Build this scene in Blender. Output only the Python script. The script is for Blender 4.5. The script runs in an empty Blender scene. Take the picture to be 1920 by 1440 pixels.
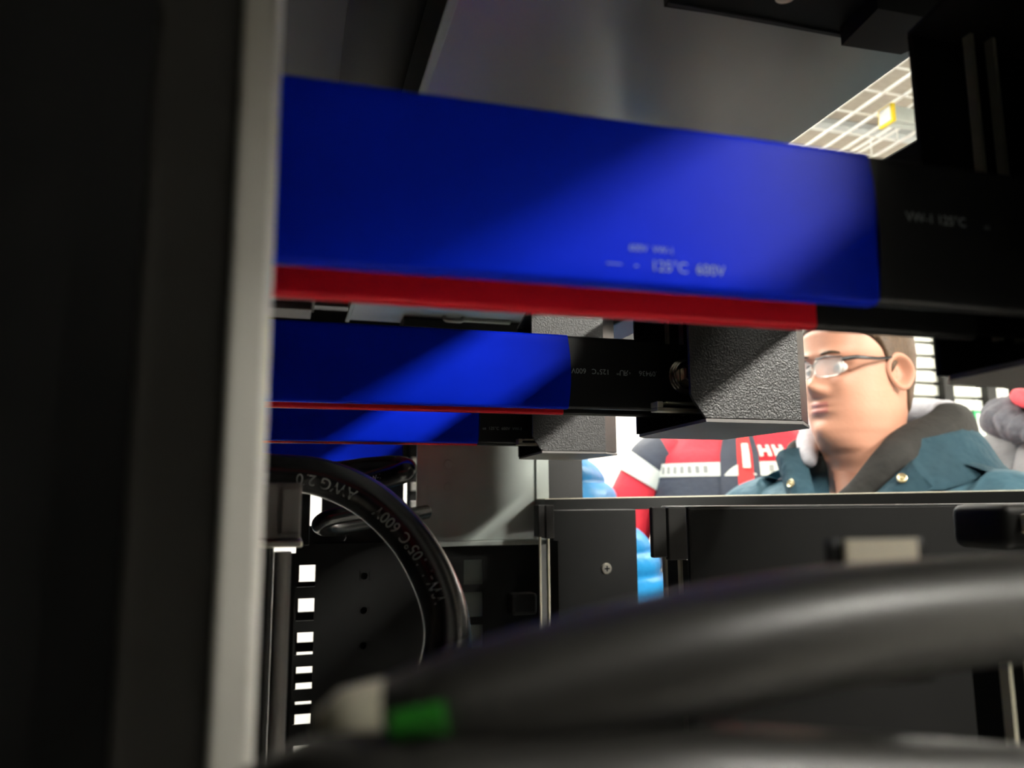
import bpy, bmesh, math, random
from mathutils import Vector, Matrix, noise
random.seed(7)
# ------------------------------------------------------------------ camera
S = bpy.context.scene
COL = S.collection
FPX = 1460.0
EYE = 1.36                                   # lens height above the floor
def _n(v): return v.normalized()
_Y = _n(Vector((540-960, -(940-720), FPX)))   # rack depth axis in camera space (right, up, forward)
_X = Vector((6140-960, -(905-720), FPX)); _X = _n(_X-_Y*_X.dot(_Y))
_Z = _n(_Y.cross(_X))
if _Z.y < 0: _Z = -_Z
cam_d = bpy.data.cameras.new('camera'); cam = bpy.data.objects.new('camera', cam_d); COL.objects.link(cam)
r_ = Vector((_X.x, _Y.x, _Z.x)); u_ = Vector((_X.y, _Y.y, _Z.y)); f_ = Vector((_X.z, _Y.z, _Z.z))
cam.matrix_world = Matrix(((r_.x, u_.x, -f_.x, 0), (r_.y, u_.y, -f_.y, 0), (r_.z, u_.z, -f_.z, EYE), (0, 0, 0, 1)))
cam_d.sensor_width = 36; cam_d.lens = 36*FPX/1920
cam_d.clip_start = .004; cam_d.clip_end = 60
cam_d.dof.use_dof = True; cam_d.dof.focus_distance = .47; cam_d.dof.aperture_fstop = 11.5
S.camera = cam
vs = S.view_settings
vs.view_transform = 'Standard'; vs.look = 'None'; vs.gamma = 1; vs.use_curve_mapping = False
vs.exposure = 0.12
S.cycles.max_bounces = 8; S.cycles.diffuse_bounces = 4; S.cycles.glossy_bounces = 4
S.cycles.sample_clamp_indirect = 6; S.cycles.use_denoising = True
S.cycles.caustics_reflective = False; S.cycles.caustics_refractive = False
# ------------------------------------------------------------------ world
wd = bpy.data.worlds.new('world'); S.world = wd; wd.use_nodes = True
wd.node_tree.nodes['Background'].inputs[0].default_value = (.8, .85, 1, 1)
wd.node_tree.nodes['Background'].inputs[1].default_value = .02
LAMP = 62.0                                  # emission of the tubes' diffusers
LAMP_COL = (1, .97, .88)
# place a photographed point on a plane of the rack (coordinates relative to the lens)
def ray(px, py):
    c = Vector((px-960, -(py-720), FPX)); return Vector((c.dot(_X), c.dot(_Y), c.dot(_Z)))
def at(px, py, Y): v = ray(px, py); return v*(Y/v.y)
# ------------------------------------------------------------------ materials
MATS = {}
def pm(name, col, rough=.5, metal=0., noise_amt=0., noise_scale=40., bump=0., bump_scale=300., spec=.5, emit=None, coat=0., stretch=None):
    m = bpy.data.materials.new(name); m.use_nodes = True; nt = m.node_tree; b = nt.nodes['Principled BSDF']
    b.inputs['Base Color'].default_value = (*col, 1); b.inputs['Roughness'].default_value = rough
    b.inputs['Metallic'].default_value = metal; b.inputs['Specular IOR Level'].default_value = spec
    b.inputs['Coat Weight'].default_value = coat
    tc = nt.nodes.new('ShaderNodeTexCoord'); mp = nt.nodes.new('ShaderNodeMapping')
    nt.links.new(tc.outputs['Object'], mp.inputs[0])
    if stretch: mp.inputs['Scale'].default_value = stretch
    n = nt.nodes.new('ShaderNodeTexNoise'); n.inputs['Scale'].default_value = noise_scale; n.inputs['Detail'].default_value = 4
    nt.links.new(mp.outputs[0], n.inputs['Vector'])
    mx = nt.nodes.new('ShaderNodeMixRGB'); mx.blend_type = 'MULTIPLY'; mx.inputs[0].default_value = 1
    rm = nt.nodes.new('ShaderNodeMapRange'); rm.inputs['To Min'].default_value = 1-noise_amt; rm.inputs['To Max'].default_value = 1+noise_amt
    nt.links.new(n.outputs['Fac'], rm.inputs[0]); mx.inputs[1].default_value = (*col, 1)
    nt.links.new(rm.outputs[0], mx.inputs[2]); nt.links.new(mx.outputs[0], b.inputs['Base Color'])
    if bump:
        n2 = nt.nodes.new('ShaderNodeTexNoise'); n2.inputs['Scale'].default_value = bump_scale; n2.inputs['Detail'].default_value = 2
        nt.links.new(mp.outputs[0], n2.inputs['Vector'])
        bp = nt.nodes.new('ShaderNodeBump'); bp.inputs['Strength'].default_value = bump; bp.inputs['Distance'].default_value = .5/bump_scale
        nt.links.new(n2.outputs['Fac'], bp.inputs['Height']); nt.links.new(bp.outputs[0], b.inputs['Normal'])
    if emit:
        b.inputs['Emission Color'].default_value = (*emit[0], 1); b.inputs['Emission Strength'].default_value = emit[1]
    MATS[name] = m; return m
pm('blue_sleeve', (.0006, .022, .74), .42, spec=.07, noise_amt=.06, noise_scale=90)
pm('red_sleeve', (.92, .012, .030), .36, spec=.2, noise_amt=.05, noise_scale=90)
pm('black_shrink', (.011, .011, .011), .40, spec=.4, noise_amt=.2, noise_scale=120)
pm('print', (.75, .82, .82), .6)
pm('print_cable', (.34, .36, .35), .6)
pm('print_blue', (.22, .30, .62), .6)
pm('print_white', (.60, .68, .80), .6)
pm('print_dim', (.55, .60, .60), .6)
pm('powder_black', (.013, .0125, .012), .42, bump=1., bump_scale=1050, spec=.7)
pm('cover_side', (.020, .019, .019), .36, bump=.15, bump_scale=600, spec=.6)
pm('lit_under', (.24, .225, .215), .5, noise_amt=.08, spec=.5)  # bounce light on the black covers' undersides, put into a paler colour
pm('black_steel', (.0065, .0065, .0063), .45, spec=.35, noise_amt=.2, noise_scale=60, bump=.1, bump_scale=900)
pm('black_plastic', (.010, .0098, .0095), .5, noise_amt=.1)
pm('block_grey', (.05, .048, .046), .6, noise_amt=.1)
pm('flange_grey', (.07, .067, .060), .6)
pm('dark_steel', (.05, .052, .06), .42, metal=.3, noise_amt=.15, noise_scale=25)
pm('galvanised', (.50, .55, .52), .42, metal=.15, noise_amt=.14, noise_scale=30, bump=.05, bump_scale=200)
pm('shelf_steel', (.52, .53, .52), .40, metal=.8, noise_amt=.12, noise_scale=14, bump=.04, bump_scale=120, stretch=(1, .2, 1))
pm('pale_edge', (.84, .82, .75), .5, noise_amt=.12, noise_scale=60)
pm('tinned', (.78, .74, .64), .28, metal=.9)
pm('dull_tin', (.30, .27, .20), .4, metal=.6)
pm('lug_tin', (.80, .76, .60), .45, metal=.15)
pm('bolt_steel', (.92, .86, .70), .24, metal=1)
pm('cable_jacket', (.010, .010, .010), .26, noise_amt=.2, spec=.9)
pm('cable_matte', (.026, .0245, .022), .42, spec=.6)
pm('green_glint', (.015, .22, .010), .5)
pm('label_beige', (.88, .80, .64), .6)
pm('grey_box', (.22, .21, .20), .5, metal=.2, noise_amt=.12, stretch=(8, 1, 1), noise_scale=60)
pm('white_plastic', (.75, .74, .70), .5)
pm('yellow_cap', (.85, .62, .01), .5)
pm('wire_zinc', (.90, .90, .85), .4, metal=.15)
pm('wall_paint', (.86, .85, .81), .8, noise_amt=.03, noise_scale=3)
pm('ceiling_board', (.32, .29, .24), .85, noise_amt=.35, noise_scale=22, stretch=(1, 6, 1))
pm('ceiling_rib', (.45, .48, .49), .6, metal=.3)
pm('floor_vinyl', (.74, .72, .68), .45, noise_amt=.1, noise_scale=8)
pm('diffuser', (.9, .9, .9), .5, emit=(LAMP_COL, LAMP))
pm('diffuser_front', (.9, .9, .9), .5, emit=(LAMP_COL, LAMP*4.2))
pm('diffuser_fill', (.9, .9, .9), .5, emit=(LAMP_COL, LAMP*2.0))
pm('housing', (.8, .8, .78), .5)
pm('skin', (.52, .25, .165), .48, noise_amt=.10, noise_scale=16, bump=.08, bump_scale=160)
pm('lip', (.46, .16, .13), .45)
pm('hair', (.075, .043, .022), .55, noise_amt=.5, noise_scale=120, bump=.5, bump_scale=220)
pm('eye_white', (.75, .72, .68), .3)
pm('iris', (.05, .07, .09), .2)
pm('glasses_black', (.008, .008, .009), .3)
pm('metal_rim', (.62, .60, .56), .3, metal=.9)
pm('teal_cloth', (.035, .095, .130), .8, noise_amt=.25, noise_scale=12, bump=.6, bump_scale=26)
pm('hood_dark', (.016, .015, .013), .9, noise_amt=.3, noise_scale=22, bump=.3, bump_scale=40)
pm('fleece_grey', (.40, .39, .42), .95, noise_amt=.15, noise_scale=60, bump=.4, bump_scale=90)
pm('navy_tee', (.018, .016, .07), .85)
pm('trouser', (.02, .021, .026), .85)
pm('lanyard_red', (.75, .02, .02), .6)
pm('snap_brass', (.62, .52, .30), .35, metal=.8)
pm('shoe', (.015, .013, .012), .5)
pm('puffer_blue', (.020, .26, .58), .42, noise_amt=.12, noise_scale=18, bump=.3, bump_scale=24)
pm('red_cloth', (.62, .014, .030), .7, noise_amt=.12, noise_scale=14, bump=.2, bump_scale=25)
pm('navy_cloth', (.030, .036, .052), .75, noise_amt=.2, noise_scale=14, bump=.2, bump_scale=25)
pm('reflective', (.60, .60, .53), .5)
pm('stripe_print', (.25, .25, .23), .6)
pm('grey_cloth', (.20, .20, .205), .85, noise_amt=.2, noise_scale=16, bump=.3, bump_scale=30)
pm('mottled_grey', (.10, .10, .115), .9, noise_amt=.85, noise_scale=26, bump=.5, bump_scale=40)
pm('scarf_red', (.75, .06, .08), .8, bump=.3, bump_scale=60)
pm('green_board', (.01, .33, .10), .5)
pm('white_board', (.72, .74, .66), .6)
pm('slat_white', (.60, .61, .55), .6)
pm('led', (.9, .9, .9), .3, emit=((.95, 1, 1), 6))
gm = bpy.data.materials.new('lens_glass'); gm.use_nodes = True
gb = gm.node_tree.nodes['Principled BSDF']; gb.inputs['Base Color'].default_value = (.95, .97, .97, 1)
gb.inputs['Roughness'].default_value = .03; gb.inputs['Alpha'].default_value = .35; MATS['lens_glass'] = gm
# ------------------------------------------------------------------ mesh helpers
class MB:
    def __init__(s): s.bm = bmesh.new()
    def box(s, x0, x1, y0, y1, z0, z1, bev=0., seg=2):
        r = bmesh.ops.create_cube(s.bm, size=1)
        vs_ = r['verts']
        for v in vs_:
            v.co = Vector(((x0+x1)/2+v.co.x*(x1-x0), (y0+y1)/2+v.co.y*(y1-y0), (z0+z1)/2+v.co.z*(z1-z0)))
        if bev:
            es = list({e for v in vs_ for e in v.link_edges})
            bmesh.ops.bevel(s.bm, geom=es, offset=bev, segments=seg, affect='EDGES', profile=.5)
        return s
    def grid(s, rows, close_u=False, cap=False):
        vv = [[s.bm.verts.new(p) for p in r] for r in rows]
        n = len(vv[0])
        for i in range(len(vv)-1):
            for j in range(n if close_u else n-1):
                k = (j+1) % n
                try: s.bm.faces.new((vv[i][j], vv[i][k], vv[i+1][k], vv[i+1][j]))
                except ValueError: pass
        if cap:
            s.bm.faces.new(list(reversed(vv[0]))); s.bm.faces.new(vv[-1])
        return s
    def prism(s, pts, d):                    # polygon extruded by vector d
        a = [Vector(p) for p in pts]; d = Vector(d)
        va = [s.bm.verts.new(p) for p in a]; vb = [s.bm.verts.new(p+d) for p in a]
        n = len(a)
        s.bm.faces.new(va); s.bm.faces.new(list(reversed(vb)))
        for i in range(n):
            k = (i+1) % n
            s.bm.faces.new((va[k], va[i], vb[i], vb[k]))
        return s
    def tube(s, pts, rad, seg=12, cap=True, sq=(1, 1), up=None):
        pts = [Vector(p) for p in pts]; n = len(pts)
        rr = rad if isinstance(rad, (list, tuple)) else [rad]*n
        rows = []; prev = None
        for i, p in enumerate(pts):
            t = (pts[min(i+1, n-1)]-pts[max(i-1, 0)]).normalized()
            if prev is None:
                ref = Vector(up) if up else (Vector((0, 0, 1)) if abs(t.z) < .9 else Vector((1, 0, 0)))
                a = (ref-t*ref.dot(t)).normalized()
            else:
                a = (prev-t*prev.dot(t)).normalized()
            prev = a; b = t.cross(a)
            rows.append([p+(a*math.cos(2*math.pi*j/seg)*sq[0]+b*math.sin(2*math.pi*j/seg)*sq[1])*rr[i] for j in range(seg)])
        return s.grid(rows, True, cap)
    def lathe(s, c, axis, prof, seg=20):     # prof = [(offset along axis, radius)]
        c = Vector(c); t = Vector(axis).normalized(); ref = Vector((0, 0, 1)) if abs(t.z) < .9 else Vector((1, 0, 0))
        a = (ref-t*ref.dot(t)).normalized(); b = t.cross(a)
        rows = [[c+t*o+(a*math.cos(2*math.pi*j/seg)+b*math.sin(2*math.pi*j/seg))*max(r, 1e-5) for j in range(seg)] for o, r in prof]
        return s.grid(rows, True, True)
    def ball(s, c, r, seg=16, sc=(1, 1, 1), rot=None):
        rows = []
        for i in range(seg//2+1):
            th = math.pi*i/(seg//2)
            row = []
            for j in range(seg):
                v = Vector((max(math.sin(th), .003)*math.cos(2*math.pi*j/seg)*sc[0], max(math.sin(th), .003)*math.sin(2*math.pi*j/seg)*sc[1], math.cos(th)*sc[2]))*r
                if rot: v = rot @ v
                row.append(Vector(c)+v)
            rows.append(row)
        return s.grid(rows, True)
    def plate(s, x0, x1, z0, z1, y0, y1, rects, rounds=()):   # sheet in the XZ plane with real holes
        xs = {x0, x1}; zs = {z0, z1}
        for a, b, c, d in rects: xs |= {a, b}; zs |= {c, d}
        cells_r = {}
        for cx, cz, r in rounds:
            q = r*1.5; xs |= {cx-q, cx+q}; zs |= {cz-q, cz+q}; cells_r[(round(cx, 6), round(cz, 6))] = r
        xs = sorted(xs); zs = sorted(zs)
        def solid(i, k):
            if not (0 <= i < len(xs)-1 and 0 <= k < len(zs)-1): return False
            mx, mz = (xs[i]+xs[i+1])/2, (zs[k]+zs[k+1])/2
            return not any(a < mx < b and c < mz < d for a, b, c, d in rects)
        N = s.bm.verts.new; F = s.bm.faces.new
        def quad(p): F([N(q) for q in p])
        for i in range(len(xs)-1):
            for k in range(len(zs)-1):
                if not solid(i, k): continue
                a, b, c, d = xs[i], xs[i+1], zs[k], zs[k+1]
                hole = None
                for (cx, cz, r) in rounds:
                    if a < cx < b and c < cz < d: hole = (cx, cz, r)
                if hole:
                    cx, cz, r = hole; n = 16
                    sqp = []; cr = []
                    for j in range(n):
                        t = 2*math.pi*j/n; co, si = math.cos(t), math.sin(t); m = max(abs(co), abs(si))
                        sqp.append((cx+(b-a)/2*co/m, cz+(d-c)/2*si/m)); cr.append((cx+r*co, cz+r*si))
                    for j in range(n):
                        k2 = (j+1) % n
                        quad([(sqp[j][0], y0, sqp[j][1]), (sqp[k2][0], y0, sqp[k2][1]), (cr[k2][0], y0, cr[k2][1]), (cr[j][0], y0, cr[j][1])])
                        quad([(cr[j][0], y1, cr[j][1]), (cr[k2][0], y1, cr[k2][1]), (sqp[k2][0], y1, sqp[k2][1]), (sqp[j][0], y1, sqp[j][1])])
                        quad([(cr[j][0], y0, cr[j][1]), (cr[k2][0], y0, cr[k2][1]), (cr[k2][0], y1, cr[k2][1]), (cr[j][0], y1, cr[j][1])])
                else:
                    quad([(a, y0, c), (b, y0, c), (b, y0, d), (a, y0, d)]); quad([(a, y1, d), (b, y1, d), (b, y1, c), (a, y1, c)])
                if not solid(i-1, k): quad([(a, y0, c), (a, y0, d), (a, y1, d), (a, y1, c)])
                if not solid(i+1, k): quad([(b, y0, d), (b, y0, c), (b, y1, c), (b, y1, d)])
                if not solid(i, k-1): quad([(b, y0, c), (a, y0, c), (a, y1, c), (b, y1, c)])
                if not solid(i, k+1): quad([(a, y0, d), (b, y0, d), (b, y1, d), (a, y1, d)])
        bmesh.ops.remove_doubles(s.bm, verts=s.bm.verts, dist=1e-6)
        return s
    def build(s, name, mat, parent=None, smooth=None, abs_z=True):
        """rack coordinates (relative to the lens height) become world ones; parts are stored relative to their parent"""
        bmesh.ops.recalc_face_normals(s.bm, faces=s.bm.faces)
        off = Vector((0, 0, EYE)) if abs_z else Vector()
        if parent is not None and abs_z: off -= parent.get('_o') and Vector(parent['_o']) or Vector()
        for v in s.bm.verts: v.co += off
        me = bpy.data.meshes.new(name)
        s.bm.to_mesh(me); s.bm.free()
        if smooth is not None:
            for p in me.polygons: p.use_smooth = True
            if smooth < 180: me.set_sharp_from_angle(angle=math.radians(smooth))
        for m in (mat if isinstance(mat, (list, tuple)) else [mat]): me.materials.append(MATS[m])
        o = bpy.data.objects.new(name, me); COL.objects.link(o)
        if parent is not None:
            o.parent = parent
            if abs_z: o['_o'] = parent['_o'] if parent.get('_o') else (0, 0, 0)
        else:
            o['_o'] = (0, 0, 0)
            if abs_z:                        # origin at the base of the thing
                cs = [v.co for v in me.vertices]
                c = Vector(((min(p.x for p in cs)+max(p.x for p in cs))/2, (min(p.y for p in cs)+max(p.y for p in cs))/2, min(p.z for p in cs)))
                me.transform(Matrix.Translation(-c)); o.location = c; o['_o'] = tuple(c)
        return o
def tag(o, label=None, cat=None, group=None, kind=None):
    if label: o['label'] = label
    if cat: o['category'] = cat
    if group: o['group'] = group
    if kind: o['kind'] = kind
    return o
def empty(name, loc, label, cat, group=None, rz=0):       # loc relative to the lens height
    o = bpy.data.objects.new(name, None); COL.objects.link(o); o.empty_display_size = .02
    w = Vector(loc)+Vector((0, 0, EYE)); o.location = w; o.rotation_euler.z = rz; o['_o'] = tuple(w)
    return tag(o, label, cat, group)
def text_geo(body, size):
    cu = bpy.data.curves.new('t', 'FONT'); cu.body = body; cu.size = size; cu.resolution_u = 3
    o = bpy.data.objects.new('t', cu); COL.objects.link(o)
    dg = bpy.context.evaluated_depsgraph_get(); me = bpy.data.meshes.new_from_object(o.evaluated_get(dg))
    V = [v.co.copy() for v in me.vertices]; Fc = [tuple(p.vertices) for p in me.polygons]
    bpy.data.objects.remove(o); bpy.data.curves.remove(cu); bpy.data.meshes.remove(me)
    return V, Fc
def add_text(mb, body, size, fn, mirror=False):
    V, Fc = text_geo(body, size)
    w = max((v.x for v in V), default=0)
    vv = [mb.bm.verts.new(fn((w-v.x) if mirror else v.x, v.y)) for v in V]
    for f in Fc:
        try: mb.bm.faces.new([vv[i] for i in f])
        except ValueError: pass
    return w
def catmull(pts, n=8):
    pts = [Vector(p) for p in pts]; P = [pts[0]*2-pts[1]]+pts+[pts[-1]*2-pts[-2]]; out = []
    for i in range(1, len(P)-2):
        for k in range(n):
            t = k/n; a, b, c, d = P[i-1], P[i], P[i+1], P[i+2]
            out.append(.5*((2*b)+(c-a)*t+(2*a-5*b+4*c-d)*t*t+(3*b-a-3*c+d)*t**3))
    out.append(P[-2]); return out
FLOOR = -EYE
# ------------------------------------------------------------------ the room
CEIL = 1.22
RX0, RX1, RY0, RY1 = -1.7, 3.6, -2.6, 3.1
tag(MB().box(RX0-.1, RX1+.1, RY0-.1, RY1+.1, FLOOR-.1, FLOOR).build('floor', 'floor_vinyl'), 'pale grey floor of the equipment room', 'floor', kind='structure')
ceil = tag(MB().box(RX0-.1, RX1+.1, RY0-.1, RY1+.1, CEIL, CEIL+.1).build('ceiling', 'ceiling_board'), 'fibre board ceiling above the wire tray', 'ceiling', kind='structure')
for k in range(9):
    y = -2.2+k*.6
    MB().box(RX0, RX1, y, y+.05, CEIL-.02, CEIL).build('ceiling_rib', 'ceiling_rib', ceil)
tag(MB().box(RX0-.1, RX1+.1, RY1, RY1+.1, FLOOR, CEIL).build('wall_back', 'wall_paint'), 'bright white wall behind the people', 'wall', kind='structure')
tag(MB().box(RX0-.1, RX1+.1, RY0-.1, RY0, FLOOR, CEIL).build('wall_front', 'wall_paint'), 'white wall behind the photographer', 'wall', kind='structure')
tag(MB().box(RX0-.1, RX0, RY0, RY1, FLOOR, CEIL).build('wall_left', 'wall_paint'), 'white wall left of the rack', 'wall', kind='structure')
tag(MB().box(RX1, RX1+.1, RY0, RY1, FLOOR, CEIL).build('wall_right', 'wall_paint'), 'white wall right of the rack', 'wall', kind='structure')
def luminaire(x, y, ln, wd_, along, lab, mat='diffuser'):
    z = CEIL-.03
    e = empty('ceiling_light', (x, y, z-.05), lab, 'ceiling light', 'ceiling lights')
    dx, dy = (ln/2, wd_/2) if along == 'x' else (wd_/2, ln/2)
    MB().box(x-dx-.015, x+dx+.015, y-dy-.015, y+dy+.015, z-.03, z+.03, .004).build('housing', 'housing', e)
    MB().box(x-dx, x+dx, y-dy, y+dy, z-.05, z-.031, .004).build('diffuser', mat, e)
luminaire(1.72, -1.25, 1.5, .16, 'y', 'long ceiling light to the right of the photographer', 'diffuser_front')
luminaire(.25, -.47, 1.2, .16, 'x', 'added fill light over the aisle, out of view', 'diffuser_fill')  # unseen fill lamp added so the floor bounces light up into the rack
luminaire(.9, 2.75, 1.3, .2, 'x', 'long ceiling light along the back wall')
luminaire(2.9, 2.0, 1.3, .2, 'y', 'long ceiling light by the right wall')
luminaire(.45, 1.75, .9, .2, 'x', 'shorter ceiling light behind the rack')
# ------------------------------------------------------------------ the rack itself (one thing, its frame and sheets are parts)
rack = empty('server_rack', (.1, .5, FLOOR), 'open black server rack filling the view, pale edged post at left', 'server rack')
def rpart(name, mat, fn, parent=None, **kw):
    mb = MB(); fn(mb); return mb.build(name, mat, parent or rack, **kw)
RT = 1.0
# near left post: wide black face, stepped flange, pale bare edge
p = rpart('post', 'black_steel', lambda m: m.box(-.085, -.0142, .118, .150, FLOOR, RT, .002))
rpart('flange', 'flange_grey', lambda m: m.box(-.0205, -.0085, .112, .121, FLOOR, RT, .0012), p)
tag(rpart('edge_strip', 'pale_edge', lambda m: m.box(-.0083, -.0034, .106, .122, FLOOR, RT, .0006), p), 'pale bare metal edge of the post')
rpart('side_panel', 'black_steel', lambda m: m.box(-.10, -.095, -.12, 1.12, FLOOR, RT))
# slim round post further in
rpart('post', 'grey_box', lambda m: m.tube([(-.0012, .30, FLOOR), (-.0012, .30, -.018)], .0031, 16), smooth=40)
rpart('post', 'black_steel', lambda m: m.box(-.012, -.0046, .296, .318, FLOOR, -.016, .001))
# rear posts and beams
rpart('post', 'black_plastic', lambda m: m.box(.2685, .3078, .80, .84, FLOOR, .6, .001))
rpart('beam', 'black_steel', lambda m: m.box(.2675, .30, -.010, .53, .122, .1605, .0015))
rpart('beam', 'black_steel', lambda m: m.box(.2675, .30, .5305, 1.05, .150, .1605, .0015))
rpart('post', 'black_steel', lambda m: m.box(.2685, .30, 1.052, 1.08, FLOOR, RT, .002))
# horizontal ledge whose pale lip paints the light caught on its edge
def ledge(m):
    m.prism([(.236, .715, -.0095), (.86, .715, -.0125), (.86, .715, .0072), (.236, .715, .0002)], (0, .03, 0))
lg = rpart('ledge', 'black_steel', ledge)
rpart('lip', 'lug_tin', lambda m: m.prism([(.236, .7145, .0003), (.86, .7145, .0072), (.86, .7145, .0082), (.236, .7145, .0010)], (0, .031, 0)), lg)
rpart('post', 'black_steel', lambda m: m.box(.82, .86, .7455, .79, FLOOR, .007, .002))
# perforated rail: real square holes, a second rail behind it
PY = .75
rects = []
for k in range(20):
    z = -.0576-.0296*k
    rects.append((.0104, .0262, z-.0195, z))
rr = [(.0704+.0002*k, -.0689-.0311*k, .0033) for k in range(8)]+[(.0495, -.0335, .0034)]
rects += [(.1648, .1834, -.0801-.0304*k, -.0569-.0304*k) for k in range(4)]
rail = tag(rpart('perforated_rail', 'black_steel', lambda m: m.plate(.0085, .243, -.70, -.0225, PY, PY+.002, rects, rr)), 'black rail with a row of square holes')
rpart('rail_fold', 'black_steel', lambda m: m.box(.026, .1165, PY-.003, PY-.0002, -.0405, -.0385), rail)
rects2 = [(.0135, .029, -.0600-.0296*k-.0205, -.0600-.0296*k) for k in range(20)]
rpart('perforated_rail', 'black_steel', lambda m: m.plate(-.004, .045, -.70, -.052, PY+.085, PY+.087, rects2))
rpart('backing_sheet', 'black_steel', lambda m: m.box(.052, .15, PY+.012, PY+.014, -.5, -.05))
rpart('backing_sheet', 'galvanised', lambda m: m.box(.155, .2, PY+.03, PY+.032, -.3, -.045))
rpart('latch', 'black_plastic', lambda m: m.box(.2074, .2332, PY-.018, PY, -.1087, -.0884, .003))
# slim bright gap left of the rail top is framed by a short upright
rpart('bracket', 'black_steel', lambda m: m.box(-.02, .0192, .72, .745, -.0385, .02, .001))
rpart('post', 'black_steel', lambda m: m.box(.2675, .305, -.30, -.072, FLOOR, .40, .002))  # unseen post added to keep direct lamp light off the near left post
rpart('side_panel', 'black_steel', lambda m: m.box(.90, .904, -.30, .71, FLOOR, .42))  # unseen panel added to keep lamp light off the ledge
rpart('side_panel', 'black_steel', lambda m: m.box(.50, .504, -.10, .42, FLOOR, .22))  # unseen panel added to shade the lower covers from the lamp
rpart('rear_panel', 'black_steel', lambda m: m.box(-.094, .262, 1.070, 1.074, .10, .30))
rpart('rear_panel', 'black_steel', lambda m: m.box(.3005, .62, 1.070, 1.074, .200, .30))
rpart('rear_panel', 'black_steel', lambda m: m.box(.0425, .150, 1.062, 1.066, -.07, .046))
# panel with a screw
sp = rpart('panel', 'black_steel', lambda m: m.box(.2385, .3235, .70, .712, -.75, -.0095, .0008))
def screw(m):
    c = Vector((.2914, .700, -.0646))
    m.lathe(c, (0, -1, 0), [(0, .0052), (.0008, .0052), (.0016, .0044), (.0018, .0001)], 24)
scr = rpart('screw', 'tinned', screw, sp, smooth=40)
def slot(m):
    m.box(.2889, .2939, .6979, .6984, -.0652, -.0640); m.box(.2908, .2920, .6979, .6984, -.0671, -.0621)
rpart('screw_recess', 'black_steel', slot, scr)
# lower black covers right of the bars
rpart('cover', 'black_plastic', lambda m: m.box(.2195, .62, .405, .409, -.75, -.0045, .0015))
rpart('cover_lip', 'black_plastic', lambda m: m.box(.2195, .62, .405, .44, -.0062, -.0042, .0009))
# unseen black racks added behind the lens to cut frontal light
for k in range(3):
    o = empty('blocker_cabinet', (-1.2+.8*k+.39, -1.3, FLOOR), ('left', 'middle', 'right')[k]+' unseen black rack cabinet added behind the photographer to block light', 'rack cabinet', 'added light-blocking cabinets')
    x0 = -1.2+.8*k
    MB().box(x0, x0+.78, -1.65, -.95, FLOOR, .72, .004).build('body', 'black_steel', o)
    MB().box(x0+.02, x0+.76, -.949, -.93, FLOOR+.05, .70, .003).build('door', 'black_plastic', o)
    MB().box(x0+.70, x0+.725, -.929, -.90, -.45, -.25, .004).build('handle', 'dark_steel', o)
# ------------------------------------------------------------------ grey galvanised duct
dct = empty('cable_duct', (.19, .76, -.045), 'grey galvanised sheet metal duct with two rivets under the third busbar', 'cable duct')
MB().box(.1175, .2495, .745, .748, -.0385, .075, .0006).build('front_sheet', 'galvanised', dct)
MB().box(.1175, .1265, .7432, .7449, -.0385, .075, .0004).build('side_flange', 'galvanised', dct)
MB().box(.2365, .2495, .7425, .7449, -.0385, .075, .0004).build('side_flange', 'galvanised', dct)
MB().box(.1175, .2455, .738, .748, -.0432, -.0387, .0008).build('bottom_flange', 'galvanised', dct)
for z in (.035, .0129):
    MB().lathe((.1477, .745, z), (0, -1, 0), [(0, .0042), (.0006, .004), (.001, .003), (.0004, .0012), (.0004, .0001)], 20).build('rivet', 'galvanised', dct, smooth=50)
MB().box(.1175, .2495, .748, .86, .073, .075).build('top_sheet', 'galvanised', dct)
# ------------------------------------------------------------------ shelf above (bottom of the next unit) and its bracket
shelf = empty('equipment_chassis', (.16, .4, .2), 'satin grey underside of the unit above the nearest blue busbar', 'chassis')
MB().box(.0575, .269, -.02, .87, .2005, .245, .0012).build('bottom_sheet', 'shelf_steel', shelf)
MB().box(.0545, .0590, -.02, .87, .198, .2003, .0008).build('edge_fold', 'galvanised', shelf)
MB().box(.115, .262, .835, .870, .188, .2003, .002).build('rear_lip', 'black_steel', shelf)
MB().tube(catmull([(.158, .825, .2003), (.160, .822, .1955), (.168, .820, .1945), (.177, .822, .1955), (.180, .825, .2003)], 6), .0022, 10).build('clip', 'white_plastic', shelf, smooth=60)
MB().box(.180, .235, .826, .832, .1965, .2003, .001).build('wire_guard', 'galvanised', shelf)
brk = empty('mounting_bracket', (.19, .23, .18), 'black mounting bracket under the grey chassis, near top edge', 'bracket')
MB().prism([(.1376, .2575, .2003), (.2474, .2525, .2003), (.252, .235, .2003), (.262, .17, .2003), (.13, .17, .2003)], (0, 0, -.006)).build('plate', 'black_steel', brk)
MB().prism([(.215, .2505, .1942), (.244, .2495, .1942), (.250, .236, .1942), (.247, .225, .1942), (.212, .226, .1942)], (0, 0, -.008)).build('hook', 'black_plastic', brk)
MB().box(.138, .245, .2535, .2555, .1935, .1943).build('rim', 'dark_steel', brk)
MB().lathe((.1795, .2375, .1943), (0, 0, -1), [(0, .0042), (.0015, .004), (.002, .0015)], 20).build('screw', 'tinned', brk, smooth=40)
stp = empty('roof_tray', (-.02, .45, .2), 'dark blue-grey tray strip overhead beside the pale post', 'tray')
MB().box(-.094, .0185, -.02, .84, .2005, .2035, .0008).build('sheet', 'dark_steel', stp)
MB().box(.0165, .0195, -.02, .84, .1995, .2003).build('fold', 'black_steel', stp)
MB().box(-.09, .0165, .80, .842, .1925, .2003, .001).build('end_fold', 'grey_box', stp)
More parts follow.
